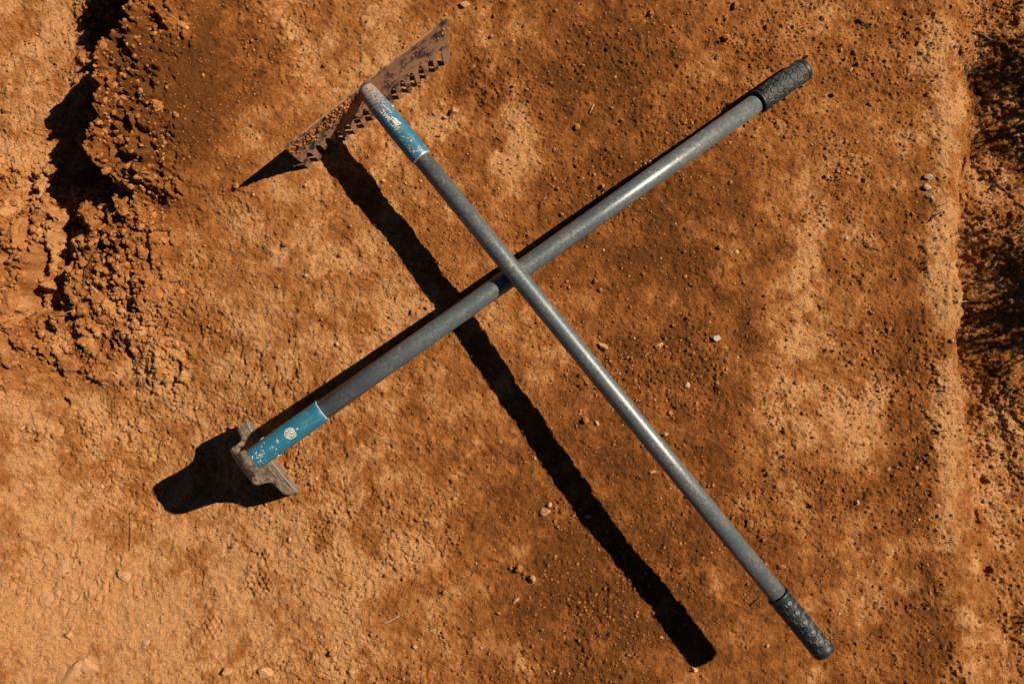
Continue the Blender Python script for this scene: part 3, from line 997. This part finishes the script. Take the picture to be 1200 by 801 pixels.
lathe('socket_rim', [((rc - 0.4) * U, 11.75 * U), ((rc + 0.4) * U, 11.6 * U), ((rc + 1.2) * U, 11.0 * U), ((rc + 1.3) * U, 10.2 * U)], rm2, M['screw'], rsock, 48, (False, False))
# worn lettering on the rake socket: unreadable remains of strokes, a slanting double line and a star-like mark
mid = 11.7 * math.pi / 2
cells = []
for i in range(7):
    s0 = 34 + i * 4.6
    k = i % 4
    y0 = mid + 3.8 - i * 0.15
    if k == 0: st = [(s0, y0), (s0 + 3, y0), (s0 + 3, y0 - 4), (s0, y0 - 4)]
    elif k == 1: st = [(s0, y0 - 4.5), (s0 + 1.6, y0 + .4), (s0 + 3.2, y0 - 4.5)]
    elif k == 2: st = [(s0, y0 - 4), (s0, y0), (s0 + 3, y0 - 4), (s0 + 3, y0)]
    else: st = [(s0, y0), (s0, y0 - 4), (s0 + 2.6, y0 - 4)]
    cells += stroke(st, 0.4, 0.55, 0.16, 0.85)
cells += stroke([(30, mid - 3.2), (42, mid - 5.6), (43, mid - 4.2)], 0.4, 0.4, 0.12, 0.85)
cells += stroke([(47, mid - 2.5), (58, mid - 6), (60, mid - 1.5)], 0.4, 0.6, 0.2, 0.9)
cells += [(random.uniform(50, 59), mid + random.uniform(-5, 0), random.uniform(.3, .6), 0) for _ in range(90)]
for k in range(7):
    t = k * 6.283 / 7
    cells += stroke([(66, mid + 2), (66 + 6.5 * math.cos(t), mid + 2 + 5.5 * math.sin(t))], 0.4, 0.55, 0.25, 0.8)
cells += [(random.gauss(66, 2.4), mid + 1 + random.gauss(0, 2.4), random.uniform(.3, .6), 0) for _ in range(70)]
cells += [(random.uniform(60, 78), mid - 6.5 + random.gauss(0, 1.1), random.uniform(.25, .6), 0) for _ in range(60)]
decal('worn_label', rm2, cells, 11.65, M['label'], rsock)
screw(rake, rm2, 35, 0.15, 10.2, 2.6)

# rake head: plate standing on its teeth, top edge highest
ZT = 72
TL = at(332.5, 173, ZT); TR = at(524, 21, ZT)
gl = on_ground(361, 199); grr = on_ground(528.5, 73)
BL = true(gl[0], gl[1], gl[2] - 4); BR = true(grr[0], grr[1], grr[2] - 4)
nrm = (TR - TL).cross(BL - TL).normalized()
if nrm.dot(Vector((0.6, -0.8, 0))) < 0: nrm = -nrm
WID = (TR - TL).length / U


def plate(u, v):
    """u 0..1 along, v 0 (top) .. 1 (tooth tips); slightly hollow towards the handle"""
    a_ = TL.lerp(TR, u); b_ = BL.lerp(BR, u)
    bow = math.sin(v * math.pi * 0.9) * -4.0
    return a_.lerp(b_, v) + nrm * (bow * U) - rake.location


NTOOTH = 16
TH = 2.2


def slab(name, rows, mat):
    """rows: list of (v, u0, u1); a closed slab through them"""
    vs, fs = [], []
    nu = max(2, int((rows[0][2] - rows[0][1]) * WID / 3))
    nr = len(rows)
    for sgn in (0.5, -0.5):
        for (v, u0, u1) in rows:
            for i in range(nu + 1):
                vs.append(plate(u0 + (u1 - u0) * i / nu, v) + nrm * (sgn * TH * U))
    n1 = nr * (nu + 1)
    for j in range(nr - 1):
        for i in range(nu):
            a_ = j * (nu + 1) + i
            fs.append((a_, a_ + 1, a_ + nu + 2, a_ + nu + 1)); fs.append((n1 + a_, n1 + a_ + nu + 1, n1 + a_ + nu + 2, n1 + a_ + 1))
        a_ = j * (nu + 1); fs.append((a_, a_ + nu + 1, n1 + a_ + nu + 1, n1 + a_))
        a_ += nu; fs.append((a_, n1 + a_, n1 + a_ + nu + 1, a_ + nu + 1))
    for i in range(nu):
        fs.append((i, n1 + i, n1 + i + 1, i + 1))
        e = (nr - 1) * (nu + 1) + i; fs.append((e, e + 1, n1 + e + 1, n1 + e))
    return link_mesh(name, vs, fs, mat, rake, False)


VB = 0.59
band = slab('head_plate', [(0.0, 0.003, 0.997), (0.10, 0, 1), (0.2, 0, 1), (0.3, 0, 1), (0.42, 0, 1), (VB, 0, 1)], M['rake_steel'])
per = 1.0 / NTOOTH
GW = [random.uniform(0.46, 0.62) for _ in range(NTOOTH)]
for i in range(NTOOTH):
    u0, u1 = i * per, (i + 1) * per
    c_ = (u0 + u1) / 2
    rows = []
    for q in range(9):
        f = q / 8
        # the gap between two teeth has a round top
        g = math.sqrt(max(0.0, 1 - (1 - min(f / 0.4, 1)) ** 2)) * GW[i]
        hw = per / 2 * (1 - g) * (1 - 0.10 * max(0, f - 0.4))
        a_, b_ = c_ - hw, c_ + hw
        if i == 0: a_ = max(0.0, u0 + 0.001 * q)
        if i == NTOOTH - 1: b_ = min(1.0, u1 - 0.001 * q)
        rows.append((VB + (1.03 - VB) * f, a_, b_))
    slab('tooth', rows, M['rake_steel'])
# earth sticking to the plate
vs, fs = [], []
for i in range(620):
    if random.random() < 0.8:
        u = random.uniform(0.0, 0.47); v = abs(random.gauss(0.10, 0.12)) + 0.25 * (0.5 - abs(u - 0.18)) * random.random()
    else:
        u = random.choice((random.uniform(0.62, 1.0), random.uniform(0, .4))); v = random.uniform(0.15, 0.52)
    v = min(v, 0.52)
    r = min(2.2, math.exp(random.gauss(-0.45, 0.6))) * (1.2 if u < 0.4 else 0.85)
    c_ = plate(u, v) + nrm * ((TH / 2 + r * 0.25) * U)
    rt = Matrix.Rotation(random.random() * 6.28, 3, 'X') @ Matrix.Rotation(random.random() * 6.28, 3, 'Z')
    b0 = len(vs)
    for q in ICO_V: vs.append(c_ + rt @ Vector(q * r * U * random.uniform(.75, 1.2)))
    fs += [(b0 + a1, b0 + b1, b0 + c1) for a1, b1, c1 in ICO_F]
cl = link_mesh('clinging_earth', vs, fs, M['clod'], band, False)
cl['kind'] = 'stuff'


# ---------------------------------------------------------------- shrub beyond the right edge; its shade falls on the low ground
SUND = Vector((AZ[0] * math.cos(EL), AZ[1] * math.cos(EL), math.sin(EL)))
root = true(1800, 330, -45)
shrub = empty('shrub', root)
tag(shrub, 'feathery shrub beyond the right edge, known only by its dappled shadow on the low ground', 'shrub')
rr = random.Random(5)
targets = []


def tgt(x, y, t):
    return true(x, y, -26) + SUND * (t * U)


for _ in range(46): targets.append((tgt(rr.uniform(1150, 1235), rr.uniform(15, 175), rr.uniform(170, 520)), 0.42))
for _ in range(15): targets.append((tgt(rr.uniform(1138, 1175), rr.uniform(20, 110), rr.uniform(170, 480)), 0.7))
for _ in range(62): targets.append((tgt(rr.uniform(1138, 1245), rr.uniform(258, 445), rr.uniform(170, 520)), 1.0))
for _ in range(14): targets.append((tgt(rr.uniform(1200, 1260), rr.uniform(170, 500), rr.uniform(170, 520)), 0.9))
for _ in range(7): targets.append((tgt(rr.uniform(1185, 1240), rr.uniform(690, 800), rr.uniform(170, 480)), 0.7))
hub = [root + Vector((0, 0, 90 * U)), tgt(1350, 120, 420), tgt(1350, 360, 420), tgt(1350, 640, 400)]
bv, bf, lv, lf = [], [], [], []


def add_tube(Q, r0, r1, seg=6):
    v_, f_ = tube_data(Q, r0, r1, seg); o_ = len(bv)
    bv.extend(v_ if not isinstance(v_, tuple) else v_); bf.extend(tuple(o_ + q for q in f) for f in f_)


tr = tube('trunk', [root - root, Vector((-.01, .01, .07)), (hub[0] - root)], 16 * U, 12 * U, M['bark'], 10, shrub)
for h_ in hub[1:]:
    a_ = hub[0]; mid_ = a_.lerp(h_, 0.5) + Vector((rr.uniform(-.05, .05), rr.uniform(-.05, .05), 0.04))
    add_tube([a_ - root, mid_ - root, h_ - root], 9 * U, 5 * U)
for (t3, dn) in targets:
    h_ = min(hub[1:], key=lambda q: (q - t3).length)
    mid_ = h_.lerp(t3, 0.55) + Vector((rr.uniform(-.04, .04), rr.uniform(-.04, .04), rr.uniform(-.03, .05)))
    add_tube([h_ - root, mid_ - root, t3 - root], 2.6 * U, 1.0 * U, 5)
    # sprays of short narrow leaves round the twig end
    d0 = (t3 - mid_).normalized()
    for _ in range(int(34 * dn)):
        base = mid_.lerp(t3, rr.uniform(0.45, 1.25)) + Vector((rr.gauss(0, 7), rr.gauss(0, 7), rr.gauss(0, 7))) * U
        d = (d0 + Vector((rr.gauss(0, .8), rr.gauss(0, .8), rr.gauss(0, .6)))).normalized()
        s2 = d.orthogonal().normalized(); s2 = Matrix.Rotation(rr.random() * 6.28, 3, d) @ s2
        L_ = rr.uniform(9, 17) * U; W_ = rr.uniform(0.9, 1.9) * U
        o_ = len(lv); base = base - root
        lv.extend([base, base + d * L_ * .45 + s2 * W_, base + d * L_, base + d * L_ * .45 - s2 * W_])
        lf.append((o_, o_ + 1, o_ + 2, o_ + 3))
link_mesh('branches', bv, bf, M['bark'], shrub)
lo = link_mesh('foliage', lv, lf, M['leaf'], shrub, False)
lo['kind'] = 'stuff'
